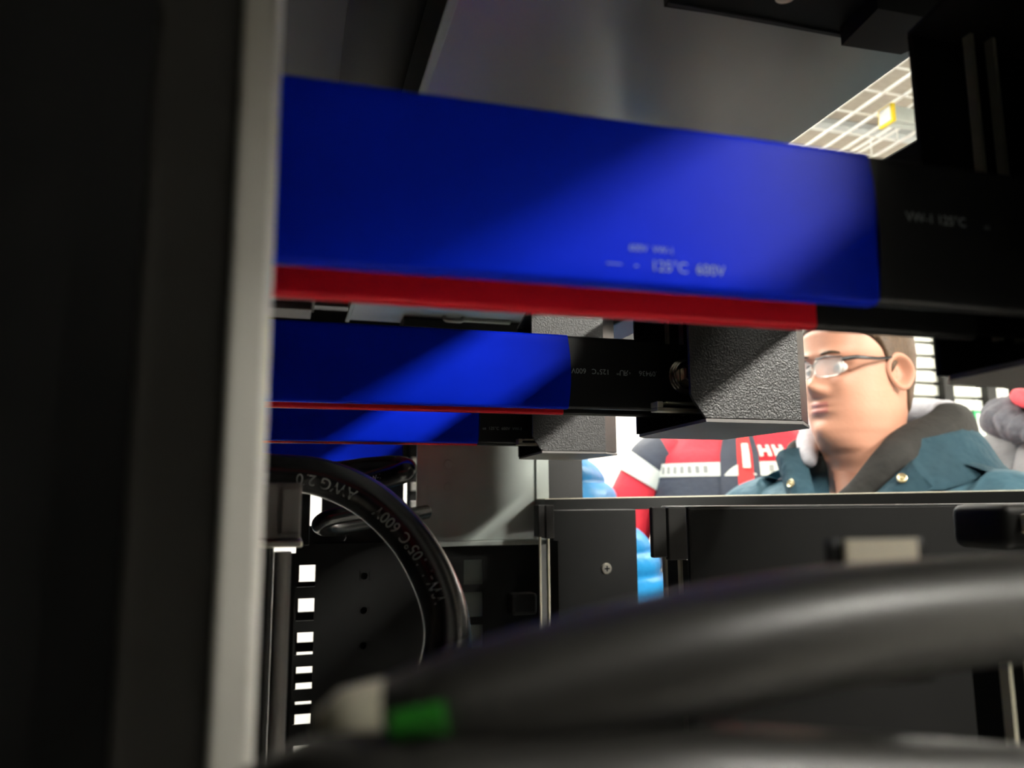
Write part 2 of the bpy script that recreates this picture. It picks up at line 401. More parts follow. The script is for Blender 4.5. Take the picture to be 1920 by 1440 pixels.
MB().box(-.094, .28, -.14, 1.06, .262, .265).build('upper_sheet', 'black_steel', stp)
# ------------------------------------------------------------------ horizontal busbars
BY = (.1556, .384, .638, 1.04)
ZB0, ZB1, TH = .0473, .0873, .0052
def rect_loop(x, y, z0, z1, th, r=.0016, bulge=0.):
    zc = (z0+z1)/2; out = []
    for cx, cz, a0 in ((y+th-r, z1-r, 0), (y+r, z1-r, 90), (y+r, z0+r, 180), (y+th-r, z0+r, 270)):
        for k in range(5):
            a = math.radians(a0+k*22.5); out.append((cx+r*math.cos(a), cz+r*math.sin(a)))
    # subdivide the long front and back faces for the bulged sleeve mouth
    pts = []
    for i, p_ in enumerate(out):
        q = out[(i+1) % len(out)]; pts.append(p_)
        if abs(q[1]-p_[1]) > .01:
            for k in range(1, 10): pts.append((p_[0]+(q[0]-p_[0])*k/10, p_[1]+(q[1]-p_[1])*k/10))
    return [Vector((x+bulge*(1-((zz-zc)/(z1-zc))**2), yy, zz)) for yy, zz in pts]
def sleeve(x0, x1, y, z0, z1, th, bulge=0., lift=0., r=.0016):
    rows = [rect_loop(x0, y, z0, z1, th, r)]
    n = 14
    for k in range(1, n+1):
        t = k/n
        rows.append(rect_loop(x0+(x1-x0)*t, y, z0, z1, th, r, bulge*max(0, (t-.6)/.4)))
    m = MB(); m.grid(rows, True, True); return m
def flat(x0, z, y, flip=False, s=1):
    if flip: return lambda a, b: Vector((x0-a*s, y, z-b))
    return lambda a, b: Vector((x0+a*s, y, z+b))
ORD = ('nearest', 'second', 'third', 'farthest')
XE = (.1405, .1420, .1535, .1450)
XK = (.232, .194, .2, .152)
for i, y in enumerate(BY):
    near = ('nearest to the camera, largest in view', 'second from the camera, ending at the bolted terminal cover', 'third from the camera, above the grey duct', 'farthest from the camera, a short stretch left of the duct')[i]
    e = empty('blue_busbar', (.05, y, ZB0), f'blue sleeved flat busbar {near}', 'busbar', 'blue busbars')
    sleeve(-.085, XE[i]-.0015, y, ZB0, ZB1, TH, .0018).build('blue_sleeve', 'blue_sleeve', e, smooth=35)
    bk = sleeve(XE[i]-.006, XK[i], y+.0004, ZB0+.0004, ZB1-.0004, TH-.0008).build('black_sleeve', 'black_shrink', e, smooth=35)
    if i < 3:
        MB().box(XK[i]-.004, .262, y+.0012, y+TH-.0012, ZB0+.002, ZB1-.002).build('bar_end', 'black_steel', e)
    yt = y+.00015
    if i == 1:
        m = MB(); F = lambda x0, z=.0692: flat(x0, z, yt, True)
        add_text(m, '.09436', .0040, F(.1925)); add_text(m, 'c', .0022, F(.1767, .0682)); 
        add_text(m, 'R', .0044, F(.1755), mirror=True); add_text(m, 'U', .0044, F(.1732)); add_text(m, 'us', .0020, F(.1702, .0674))
        add_text(m, '125°C', .0040, F(.1645)); add_text(m, '600V', .0040, F(.1510)); m.build('print', 'print', bk)
    if i == 2:
        m = MB(); add_text(m, 'us  125°C  600V  VW-1', .0036, flat(.1560, .0590, yt)); m.build('print', 'print_dim', bk)
    if i == 0:
        m = MB(); add_text(m, 'VW-1 125°C', .0036, flat(.1495, .0700, yt)); add_text(m, 'us', .0022, flat(.1745, .0700, yt)); m.build('print', 'print_dim', bk)
    if i == 0:
        m = MB(); z0 = .0512
        add_text(m, '600V  VW-1', .0022, flat(.072, .0555, y-.0002)); add_text(m, '—   -   125°C  600V', .0036, flat(.0665, z0, y-.0002)); m.build('print', 'print_blue', e)
    # the red bar of the pair
    if i == 3: continue
    yr = y+.0282
    e2 = empty('red_busbar', (.05, yr, ZB0), f'red sleeved flat busbar showing below the {ORD[i]} blue busbar', 'busbar', 'red busbars')
    sleeve(-.085, (.1425, .1478, .158)[i], yr, ZB0+.0002, ZB1, TH, 0).build('red_sleeve', 'red_sleeve', e2, smooth=35)
    sleeve((.1385, .144, .154)[i], (.2, .2085, .215)[i], yr+.0004, ZB0+.0002, ZB1-.0004, TH-.0008).build('black_sleeve', 'black_shrink', e2, smooth=35)
    MB().box((.196, .2045, .211)[i], .262, yr+.0012, yr+TH-.0012, ZB0+.002, ZB1-.002).build('bar_end', 'black_steel', e2)
# ------------------------------------------------------------------ terminal covers, bolts, vertical busbars
Z0C, Z1C = .0366, .158
for i, yc in enumerate((.104, .333, .587)):
    lab = ('dark terminal cover at the right edge, its underside above the person in grey', 'large textured black terminal cover beside the face of the man in glasses', 'smaller textured black terminal cover behind the second busbar')[i]
    e = empty('terminal_cover', (.23, yc, Z0C), lab, 'cover', 'terminal covers')
    o_ = [(.1845, yc), (.247, yc+.002), (.265, yc+.021), (.262, yc+.102), (.201, yc+.098)]
    def strip(a, b, t=.0018, z0=Z0C+.0022, z1=Z1C, cut=False):
        a = Vector((*a, 0)); b = Vector((*b, 0)); d = (b-a).normalized(); nrm = Vector((-d.y, d.x, 0))*t
        if cut:   # clipped lower left corner
            pts = [a+Vector((0, 0, z1)), b+Vector((0, 0, z1)), b+Vector((0, 0, z0)), a+d*.0075+Vector((0, 0, z0)), a+d*.0018+Vector((0, 0, z0+.0075)), a+Vector((0, 0, z0+.011))]
        else:
            pts = [a+Vector((0, 0, z1)), b+Vector((0, 0, z1)), b+Vector((0, 0, z0)), a+Vector((0, 0, z0))]
        m = MB(); m.prism(pts, nrm); return m
    strip(o_[0], o_[1], cut=True).build('front_face', 'powder_black', e)
    strip(o_[1], o_[2]).build('corner_face', 'cover_side', e)
    strip(o_[2], o_[3]).build('right_face', 'cover_side', e)
    strip(o_[3], o_[4]).build('rear_face', 'black_steel', e)
    MB().prism([(a, b, Z0C) for a, b in ((.192, yc), (.247, yc+.001), (.2655, yc+.021), (.2625, yc+.1025), (.2075, yc+.1005), (.2, yc+.092))], (0, 0, .0016)).build('underside', 'lit_under', e)
    MB().prism([(a, b, Z1C) for a, b in o_], (0, 0, .0016)).build('top_face', 'cover_side', e)
    # bolt with a stack of washers on the blue bar
    yb = BY[i]+.001
    bt = empty('terminal_bolt', (.2095, yb-.012, .057), f'bright steel bolt with washers on the {ORD[i]} busbar terminal', 'bolt', 'terminal bolts')
    c = Vector((.2095, yb, .0672))
    for k in range(3):
        MB().lathe(c+Vector((0, -.0019*k-.0001, 0)), (0, -1, 0), [(0, .0094-.0006*k), (.0007, .0098-.0006*k), (.0013, .0092-.0006*k), (.0015, .004)], 28).build('washer', 'bolt_steel', bt, smooth=40)
    MB().lathe(c+Vector((0, -.006, 0)), (0, -1, 0), [(0, .0062), (.0045, .0062), (.0052, .0054), (.0053, .0005)], 6).build('bolt_head', 'bolt_steel', bt)
    # pale metal clip below
    cl = empty('spring_clip', (.198, yc+.028, .0425), f'pale metal clip under the {ORD[i]} busbar terminal', 'clip', 'spring clips')
    yk = yc+.030
    MB().box(.1815, .212, yk, yk+.008, .0448, .0468, .0004).build('base_strip', 'lug_tin', cl)
    MB().box(.1815, .1850, yk, yk+.008, .0469, .0500, .0004).build('end_tab', 'lug_tin', cl)
    MB().box(.1868, .212, yk, yk+.008, .0490, .0500, .0003).build('top_strip', 'lug_tin', cl)
    # vertical busbar behind the cover
    yv = (.203, .436, .682)[i]
    vb = empty('vertical_busbar', (.223, yv, -.8), f'pair of thin upright metal bars behind the {ORD[i]} terminal cover', 'busbar', 'vertical busbars')
    for x in ((.2205, .2305) if i < 2 else (.2205, .2285)):
        MB().box(x-.0008, x+.0008, yv, yv+.0035, -.8, -.030).build('bar', 'lug_tin', vb)
    MB().box(.2358, .2380, yv-.004, yv+.03, -.8, -.037).build('backing', 'black_steel', vb)
    ub = empty('upper_busbar', (.223, yc+.085, .05), f'pair of thin upright metal bars inside the {ORD[i]} terminal cover', 'busbar', 'upper vertical busbars')
    for x in (.2205, .2300):
        MB().box(x-.0007, x+.0007, yc+.090, yc+.0935, .05, .1578).build('bar', 'lug_tin', ub)
    if i:
        yb2 = (0, .399, .655)[i]
        ib = empty('insulator_block', (.215, yb2, -.036), ('', 'pair of grey-black plastic insulator blocks left of the lower cover', 'small pair of black plastic insulator blocks beside the grey duct')[i], 'insulator', 'insulator blocks')
        x0 = .2042*(yb2/.42 if i == 1 else 1)-(.0 if i == 1 else -.006); x1 = x0+(.0090 if i == 1 else .0062); x2 = x0+(.0206 if i == 1 else .0142)
        MB().box(x0, x1-.0003, yb2, yb2+.004 if i == 1 else yb2+.014, -.0320, -.0045, .0008).build('block_half', 'block_grey', ib)
        MB().box(x1+.0003, x2, yb2-.001, yb2+.004 if i == 1 else yb2+.014, -.0335, -.0045, .0008).build('block_half', 'block_grey', ib)
# top right uprights seen through the gap
ud = empty('brass_strip', (.262, .205, .06), 'dull yellowish metal strip in the dark upper right corner', 'strip')
MB().prism([(.2415, .214, .19), (.2475, .214, .19), (.2475, .214, .163), (.2455, .214, .158), (.2415, .214, .155)], (0, .002, 0)).build('strip', 'tinned', ud)
MB().prism([(.2555, .214, .19), (.2605, .214, .19), (.2605, .214, .183), (.2570, .214, .178), (.2555, .214, .178)], (0, .002, 0)).build('strip', 'tinned', ud)
# ------------------------------------------------------------------ cables
def cable(name, lab, pts, rad, mat, n=10, seg=24, cat='cable', up=None):
    e = empty(name, pts[-1], lab, cat)
    path = catmull(pts, n)
    if isinstance(rad, (list, tuple)):
        R_ = []
        for i in range(len(path)):
            t = i/n; k = min(int(t), len(rad)-2); R_.append(rad[k]+(rad[k+1]-rad[k])*(t-k))
    else: R_ = [rad]*len(path)
    o = MB().tube(path, R_, seg, up=up).build('jacket', mat, e, smooth=60)
    return e, o, path, R_
def print_on(path, R_, parent, mat, body, size, s0, toward, ang=0., flip=False):
    """text wrapped onto a cable; `toward` is the side of the cable that carries it"""
    L = [0]
    for a, b in zip(path, path[1:]): L.append(L[-1]+(b-a).length)
    def fr(s):
        s = max(0, min(L[-1]-1e-6, s)); i = max(k for k in range(len(L)) if L[k] <= s); i = min(i, len(path)-2)
        t = (s-L[i])/(L[i+1]-L[i]); p_ = path[i].lerp(path[i+1], t)
        t0 = (path[min(i+1, len(path)-1)]-path[max(i-1, 0)]).normalized(); t1 = (path[min(i+2, len(path)-1)]-path[i]).normalized()
        d = t0.lerp(t1, t).normalized(); r = R_[i]+(R_[i+1]-R_[i])*t
        a = Vector(toward)-d*Vector(toward).dot(d); a.normalize(); return p_, d, a, d.cross(a), r
    m = MB()
    def fn(u, v):
        if flip: u, v = -u, -v
        p_, d, a, b, r = fr(s0+u); th = ang-v/r
        return p_+(a*math.cos(th)+b*math.sin(th))*(r+.0001)
    add_text(m, body, size, fn); return m.build('print', mat, parent)
A = at
lp = [A(380, 872, .345), A(500, 885, .345), A(600, 895, .342), A(690, 935, .338), A(765, 1005, .332), A(815, 1090, .322), A(838, 1170, .312), A(832, 1250, .303), A(800, 1330, .298), A(760, 1420, .295), A(740, 1520, .295)]
e, o, path, R_ = cable('power_cable', 'glossy black power cable curving down in front of the square-holed rail', lp, [.0078, .0078, .0080, .0084, .0088, .0090, .0092, .0094, .0094, .0094, .0094], 'cable_jacket')
for body_, s0_ in (('600V', .0905), ('105°C', .1110), ('VW-1', .1300), ('AWG 2/0', .0660)):
    print_on(path, R_, o, 'print_cable', body_, .0068, s0_, (.05, -1, .10), .12, True)
# smaller loop behind
lp = [A(560, 900, .66), A(640, 915, .655), A(715, 897, .64), A(760, 884, .63), A(748, 874, .655), A(690, 876, .70), A(640, 882, .74), A(560, 890, .76)]
e, o, path, R_ = cable('power_cable', 'smaller black cable loop peeking out behind the glossy power cable', lp, .0088, 'cable_jacket')
print_on(path, R_, o, 'print_cable', '105°C VW-1', .0055, .045, (.0, -1, .1), .1)
lp = [A(720, 955, .60), A(660, 962, .60), A(615, 972, .60), A(600, 985, .61), A(625, 990, .63), A(700, 978, .66), A(800, 960, .70)]
cable('power_cable', 'short black cable bend just above the round hole of the rail', lp, .0062, 'cable_jacket')
# foreground cables, close to the lens
lp = [A(2350, 1130, .11), A(2100, 1130, .10), A(1900, 1140, .095), A(1600, 1168, .09), A(1300, 1222, .087), A(1050, 1280, .086), A(860, 1330, .086), A(720, 1372, .088)]
fe, fo, path, R_ = cable('power_cable', 'thick blurred black cable with a pale lug sweeping across the lower right foreground', lp, [.0078, .0078, .0078, .0076, .0074, .0068, .0060, .0050], 'cable_matte', seg=32)
MB().tube([A(735, 1366, .0878), A(690, 1372, .0882), A(640, 1378, .0886), A(596, 1384, .089)], [.0052, .0050, .0046, .0026], 20).build('lug', 'lug_tin', fe, smooth=60)
MB().tube([A(835, 1345, .0800), A(735, 1362, .0812)], [.0016, .0014], 14).build('mark', 'green_glint', fe, smooth=60)  # reflection of a green indicator, put on the jacket as colour
lp = [A(2350, 1520, .10), A(2100, 1500, .095), A(1900, 1492, .09), A(1600, 1482, .086), A(1300, 1480, .083), A(1000, 1500, .082), A(800, 1510, .082), A(640, 1500, .085), A(500, 1560, .09)]
cable('power_cable', 'lowest blurred black cable along the bottom edge of the photo', lp, .0066, 'cable_matte', seg=32)
# pale label on a dark bracket behind the foreground cable, dark connector at the right
lb = empty('labelled_bracket', (.13, .15, -.03), 'dark bracket with a pale blurred label behind the foreground cable', 'bracket')
c0 = A(1560, 1020, .108); c1 = A(1745, 1020, .108)
MB().box(c0.x, c1.x, .1087, .1107, -.03, A(1650, 1010, .108).z, .001).build('plate', 'black_steel', lb)
a, b = A(1585, 1012, .108), A(1722, 1062, .108)
MB().box(a.x, b.x, .1078, .1086, b.z, a.z).build('label_sticker', 'label_beige', lb)
q = A(1905, 968, .23)
cn = empty('connector', (q.x, q.y, q.z-.01), 'dark rounded connector at the right edge below the ledge', 'connector')
MB().box(q.x-.011, q.x+.03, .224, .25, q.z-.012, q.z+.0045, .004, 4).build('shell', 'black_plastic', cn, smooth=50)
MB().box(q.x-.006, q.x+.03, .2195, .2238, q.z-.006, q.z+.001, .001).build('collar', 'label_beige', cn)
# grey box bottom left, small connectors near the fourth bar
gb_ = empty('grey_module', (-.006, .30, -.016), 'small grey metal box behind the pale post, below the black cable', 'module')
MB().box(-.05, .0046, .285, .34, -.0132, .0065, .0008).build('body', 'grey_box', gb_)
MB().box(-.05, .0052, .280, .34, -.0155, -.0134, .0004).build('base_flange', 'tinned', gb_)
MB().box(-.002, .0042, .2835, .2849, -.0110, .0045, .0003).build('end_plate', 'grey_box', gb_)
tc_ = empty('terminal_block', (.135, 1.02, .0), 'black and white terminal block between fourth busbar and grey duct', 'terminal block')
MB().box(.152, .166, 1.03, 1.05, -.02, .075, .001).build('body', 'black_plastic', tc_)
for z in (.045, .012, -.012):
    MB().box(.153, .164, 1.022, 1.0295, z, z+.012, .002).build('lever', 'white_plastic', tc_)
# ------------------------------------------------------------------ wire tray overhead and strut
wt = empty('wire_tray', (1.5, 1.4, 1.0), 'bright zinc wire mesh cable tray seen through the upper right gap', 'cable tray')
TZ = 1.0
for k, x in enumerate((1.335, 1.395, 1.455, 1.515, 1.575, 1.635)):
    MB().tube([(x, .3, TZ), (x, 2.9, TZ)], .0044, 8).build('wire', 'wire_zinc', wt, smooth=60)
for x in (1.335, 1.635):
    MB().tube([(x, .3, TZ+.055), (x, 2.9, TZ+.055)], .0044, 8).build('wire', 'wire_zinc', wt, smooth=60)
cw = MB().tube([(1.335, 0, TZ+.06), (1.335, 0, TZ+.0055), (1.635, 0, TZ+.0055), (1.635, 0, TZ+.06)], .0028, 8).build('cross_wire', 'wire_zinc', wt, smooth=60)
base = cw.location.copy(); cw.location.y = .35
for k in range(1, 25):
    c = cw.copy(); COL.objects.link(c); c.parent = wt; c.location.y = .35+.1045*k
st = empty('support_strut', (1.6, 1.54, .93), 'steel strut channel with yellow end cap carrying the wire tray', 'strut')
MB().box(1.452, 2.3, 1.52, 1.561, TZ-.050, TZ-.010, .003).build('channel', 'galvanised', st)
MB().box(1.452, 2.3, 1.532, 1.549, TZ-.0520, TZ-.0505).build('slot_lip', 'galvanised', st)
cp = MB().box(1.440, 1.4515, 1.515, 1.566, TZ-.056, TZ-.0055, .003).build('end_cap', 'yellow_cap', st)
MB().box(1.4385, 1.4398, 1.521, 1.560, TZ-.050, TZ-.011, .0005).build('cap_face', 'white_plastic', cp)
for x in (1.7, 2.2):
    MB().tube([(x, 1.54, TZ-.046), (x, 1.54, CEIL)], .005, 10).build('hanger_rod', 'wire_zinc', st, smooth=60)
for y in (.6, 2.6):
    s2 = empty('support_strut', (1.6, y, .93), f'plain steel strut under the {"near" if y < 1 else "far"} end of the wire tray', 'strut')
    MB().box(1.30, 2.3, y-.02, y+.02, TZ-.048, TZ-.008, .003).build('channel', 'dark_steel', s2)
    for x in (1.31, 2.2):
        MB().tube([(x, y, TZ-.046), (x, y, CEIL)], .005, 10).build('hanger_rod', 'wire_zinc', s2, smooth=60)
# ------------------------------------------------------------------ people
def smooth_key(keys, z):
    keys = sorted(keys)
    if z <= keys[0][0]: return keys[0][1:]
    for a, b in zip(keys, keys[1:]):
        if z <= b[0]:
            t = (z-a[0])/(b[0]-a[0]); t = t*t*(3-2*t)*.5+t*.5
            return tuple(p_+(q_-p_)*t for p_, q_ in zip(a[1:], b[1:]))
    return keys[-1][1:]
HEAD = [(-.16, .05, .075, .078), (-.09, .046, .066, .060), (-.055, .050, .066, .059), (-.032, .062, .067, .061), (-.016, .080, .069, .063), (-.004, .088, .071, .065), (.012, .092, .074, .068),
        (.045, .091, .083, .0715), (.075, .090, .092, .0735), (.112, .088, .101, .0755), (.14, .093, .104, .0775), (.175, .090, .102, .0765), (.205, .074, .088, .064), (.224, .048, .062, .044), (.234, .020, .028, .019), (.2365, .001, .001, .001)]
def g(d, s): return math.exp(-(d/s)**2)
def head_pt(z, ph, grow=0.):
    F_, B_, W_ = smooth_key(HEAD, z)
    c, s = math.cos(ph), math.sin(ph)
    ex = 2.25 if c > 0 else 2.05
    if c > 0: ex -= .45*g(z, .03)
    k = (abs(c)**ex+abs(s)**ex)**(-1/ex)
    x = (F_ if c > 0 else B_)*c*k; y = W_*s*k
    if c > 0:
        w = c
        nz = 0
        if .064 < z < .124:
            h = (.124-z)/.040 if z > .084 else 1-((.084-z)/.020)**1.6
            nz = .027*max(0, h)*g(y, .0085+.006*max(0, (.1-z)/.03))
            nz += .006*g(z-.076, .008)*g(abs(y)-.013, .007)
        x += nz
        x -= .013*g(abs(y)-.031, .017)*g(z-.113, .012)          # eye sockets
        x += .005*g(z-.134, .009)*g(abs(y)-.026, .024)          # brow
        x += .004*g(abs(y)-.040, .016)*g(z-.083, .018)          # cheek bone
        x += (.0055*g(z-.0525, .0050)+.0060*g(z-.0415, .0050)-.0025*g(z-.047, .0022))*g(y, .021)
        x += .006*g(z-.006, .015)*g(y, .022)                    # chin
        x -= .003*g(z-.029, .006)*g(y, .02)
    v = Vector((x, y, z))
    if grow: v += Vector((x, y, (z-.12)*.9)).normalized()*grow
    return v
def ear(m, side):
    rows = []
    for i in range(11):
        t = i/10
        row = []
        for j in range(28):
            a = 2*math.pi*j/28
            ry, rz = .021, .032
            if math.sin(a) < 0: ry *= .72+.28*(1+math.sin(a))
            rad = t
            prof = .0035+.010*(t**2)*(1 if t < .86 else max(0, (1-t)/.14)*.9+.1)-.005*g(t-.45, .2)
            lift = .019*(.5+.5*math.cos(a))*t
            row.append(Vector((-.004-ry*rad*math.cos(a)+.004*math.sin(a)*t, side*(.0715+prof+lift), .103+rz*rad*math.sin(a))))
        rows.append(row)
    m.grid(rows, True)
def ell_ring(cx, cy, z, a, b, n=40, ex=2.4):
    out = []
    for j in range(n):
        t = 2*math.pi*j/n; c, s = math.cos(t), math.sin(t); k = (abs(c)**ex+abs(s)**ex)**(-1/ex)
        out.append(Vector((cx+b*c*k, cy+a*s*k, z)))
    return out
def person(x, y, face, H, label, head_turn, head_off=(0, 0), glasses=False, tilt=0.):
    """local frame: +x forward, +y the person's left, z from the feet"""
    e = empty('person', (x, y, FLOOR), label, 'person', rz=face)
    hz = H-.2365                                   # chin height
    Rz = Matrix.Rotation(head_turn, 3, 'Z') @ Matrix.Rotation(tilt, 3, 'Y')
    hc = Vector((head_off[0]+.01, head_off[1], hz))
    def hp(v): return hc+Rz @ v
    m = MB(); rows = []
    zs = [-.15+.0045*k for k in range(33)]+[.0+.0035*k for k in range(68)]
    zs = sorted(set(round(z, 5) for z in zs if z < .2365))+[.2364]
    N = 96
    body = []
    for t in range(12):                            # pelvis to shoulders, hidden by the clothes
        f = t/11; z = .48*H+(hz-.17-.48*H)*f
        w = .15+.02*f if t < 10 else (.15 if t == 10 else .10)
        rows.append(ell_ring(head_off[0]*f, head_off[1]*f, z, w, .095, N, 2.2))
    for z in zs:
        if z < -.02: # the neck blends from body direction to the head direction
            rows.append([hp(head_pt(z, 2*math.pi*j/N-head_turn*0)) for j in range(N)])
        else: rows.append([hp(head_pt(z, 2*math.pi*j/N)) for j in range(N)])
    m.grid(rows, True, True)
    em = MB(); ear(em, 1); ear(em, -1)
    for v in em.bm.verts: v.co = hp(v.co)
    tmp = bpy.data.meshes.new('tmp'); em.bm.to_mesh(tmp); m.bm.from_mesh(tmp); em.bm.free(); bpy.data.meshes.remove(tmp)
    for s in (1, -1):                              # legs
        m.tube([(0, s*.09, .5*H), (.01, s*.10, .27*H), (-.01, s*.11, .06*H)], [.085, .062, .04], 16)
    bo = m.build('body', 'skin', e, smooth=180, abs_z=False)
    # hair
    m = MB(); rows = []
    zz = [.02+.006*k for k in range(36)]+[.2365]
    def line(ph):
        a = abs(((ph+math.pi) % (2*math.pi))-math.pi)
        if a < .75: return .188-.012*(a/.75)
        if a < 1.25: return .176-.02*(a-.75)/.5
        if a < 1.50: return .156-.056*(a-1.25)/.25
        if a < 1.78: return .10+.030*(a-1.5)/.28
        if a < 2.1: return .13-.085*(a-1.78)/.32
        return .045-.02*(a-2.1)
    for k in range(20):
        row = []
        for j in range(N):
            ph = 2*math.pi*j/N; z = line(ph)+(.2364-line(ph))*k/19
            row.append(hp(head_pt(z, ph, .0008 if k == 0 else .0045+.003*min(1, k/6))))
        rows.append(row)
    m.grid(rows, True, True); m.build('hair', 'hair', e, smooth=180, abs_z=False)
    for s in (1, -1):
        ey = MB().ball(hp(Vector((.069, s*.031, .113))), .0125, 16).build('eye', 'eye_white', e, smooth=180, abs_z=False)
        MB().ball(hp(Vector((.0795, s*.031, .113))), .0055, 12, (.5, 1, 1), Rz).build('iris', 'iris', ey, smooth=180, abs_z=False)
        b = [hp(head_pt(.136+.003*math.sin(k/6*math.pi), s*(.16+.42*k/6))+Vector((.002, 0, 0))) for k in range(7)]
        MB().tube(b, [.001, .0022, .0026, .0026, .0024, .002, .001], 8).build('eyebrow', 'hair', e, smooth=60, abs_z=False)
    lm = MB()
    lr = [[hp(head_pt(z, ph)+Vector((.0006, 0, 0))) for ph in [-.24+.48*k/14 for k in range(15)]] for z in (.0375, .041, .0445, .047, .050, .0535, .0565)]
    lm.grid(lr); lm.build('lips', 'lip', e, smooth=180, abs_z=False)
    if glasses:
        gl = MB()
        fr = gl
        rim = MB(); lens = MB(); br = MB()
        for s in (1, -1):
            loop = []
            for k in range(33):
                t = 2*math.pi*k/32; c, s_ = math.cos(t), math.sin(t); kk = (abs(c)**3.4+abs(s_)**3.4)**(-1/3.4)
                loop.append(hp(Vector((.108-.010*abs(.5+.5*c*s*s) , s*.034+.0265*c*kk, .112+.0165*s_*kk))))
            rim.tube(loop, .0010, 8, cap=False)
            cc = hp(Vector((.1035, s*.034, .112)))
            vv = [lens.bm.verts.new(p_) for p_ in loop[:-1]]
            cv = lens.bm.verts.new(cc+Rz @ Vector((.002, 0, 0)))
            for k in range(32): lens.bm.faces.new((vv[k], vv[(k+1) % 32], cv))
            br.tube([hp(Vector((.100, s*.0605, .121))), hp(Vector((.085, s*.077, .1225))), hp(Vector((.04, s*.081, .1225))), hp(Vector((.004, s*.0825, .127)))], [.0030, .0028, .0021, .0019], 8, sq=(1.25, .6))
            br.tube([hp(Vector((.1065, s*.010+s*.0265*0, .128))), hp(Vector((.1065, s*.034, .1292))), hp(Vector((.101, s*.0605, .1255)))], .0013, 8)
        br.tube([hp(Vector((.106, -.009, .116))), hp(Vector((.110, 0, .119))), hp(Vector((.106, .009, .116)))], .0013, 8)
        g1 = br.build('glasses', 'glasses_black', e, smooth=60, abs_z=False)
        tag(g1, 'black framed glasses')
        rim.build('rim', 'metal_rim', g1, smooth=60, abs_z=False); lens.build('lens', 'lens_glass', g1, smooth=180, abs_z=False)
    # trousers and shoes
    m = MB()
    m.grid([ell_ring(0, 0, z, a, b, 32) for z, a, b in ((.44*H, .165, .11), (.50*H, .185, .125), (.56*H, .18, .12))], True, True)
    for s in (1, -1):
        m.tube([(0, s*.085, .50*H), (.005, s*.095, .38*H), (.015, s*.10, .27*H), (-.005, s*.105, .12*H), (-.005, s*.108, .03)], [.098, .088, .076, .068, .066], 20)
    m.build('trousers', 'trouser', e, smooth=60, abs_z=False)
    for s in (1, -1):
        MB().box(-.09, .19, s*.108-.048, s*.108+.048, 0, .085, .03, 3).build('shoe', 'shoe', e, smooth=60, abs_z=False)
    return e, hp, hz
def jacket(e, rings, arms, mat, hem=None, n=56, quilt=0., name='jacket'):
    m = MB()
    rows = []
    for (z, cx, cy, a, b, *sl) in rings:
        rg = ell_ring(cx, cy, z, a, b, n, 2.5)
        if sl:
            for v in rg: v.z -= sl[0]*max(0, (v.x-cx)/b)**1.5
        rows.append(rg)
    # refine
    fine = []
    per = 24 if quilt else 5
    for i in range(len(rows)-1):
        for k in range(per):
            t = k/per; fine.append([p_.lerp(q_, t) for p_, q_ in zip(rows[i], rows[i+1])])
    fine.append(rows[-1])
    for r in fine:
        z = r[0].z; c = sum(r, Vector())/len(r)
        for j, v in enumerate(r):
            d = (v-c).normalized()
            w = noise.noise(Vector((v.x*6, v.y*6, v.z*9)))*.010+noise.noise(Vector((v.x*14+3, v.y*14, v.z*22)))*.004
            q = quilt*(abs(math.sin(math.pi*z/.045))**.6-.6) if quilt else 0
            r[j] = v+d*(w+q)
    m.grid(fine, True, True)
    for pts, rad in arms:
        path = catmull(pts, 14); R_ = []
        for i, p_ in enumerate(path):
            t = i/14; k = min(int(t), len(rad)-2)
            r = rad[k]+(rad[k+1]-rad[k])*(t-k)
            r += noise.noise(Vector(p_)*11)*.007
            if quilt: r += quilt*.8*(abs(math.sin(math.pi*i/7))**.6-.6)
            R_.append(r)
        m.tube(path, R_, 28)
    return m.build(name, mat, e, smooth=180, abs_z=False)
# --- man in glasses: teal coat, grey hood ---------------------------------------------------
PX, PYY = .960, 1.135
faceA = math.atan2(-.41, -.91)                     # body turned towards the lens
turn = math.atan2(-.16, -1)-faceA                 # head turned to his right
turn = (turn+math.pi) % (2*math.pi)-math.pi
man, hp, hz = person(PX, PYY, faceA, .1035+EYE+.2365, 'man in black glasses and teal coat with grey hood, looking left', turn, (.0, .0), True)
cz = hz-.080                                       # shoulder line of the coat
jk = jacket(man, [(.60, 0, 0, .235, .17), (.85, 0, 0, .235, .165), (1.05, 0, 0, .245, .16), (cz-.16, -.01, 0, .255, .155), (cz-.06, -.015, 0, .250, .135), (cz-.005, -.02, 0, .205, .110, .02), (cz+.035, -.025, 0, .135, .095, .07), (cz+.055, -.03, 0, .100, .088, .11)],
       [([(-.01, .165, cz-.045), (-.01, .235, cz-.085), (-.02, .275, cz-.21), (-.02, .285, cz-.36), (.06, .25, cz-.50), (.13, .17, cz-.56)], [.070, .085, .080, .074, .066, .058]),
        ([(-.01, -.165, cz-.045), (-.01, -.235, cz-.085), (-.02, -.275, cz-.21), (-.02, -.285, cz-.36), (.06, -.25, cz-.50), (.13, -.17, cz-.56)], [.070, .085, .080, .074, .066, .058])],
       'teal_cloth')
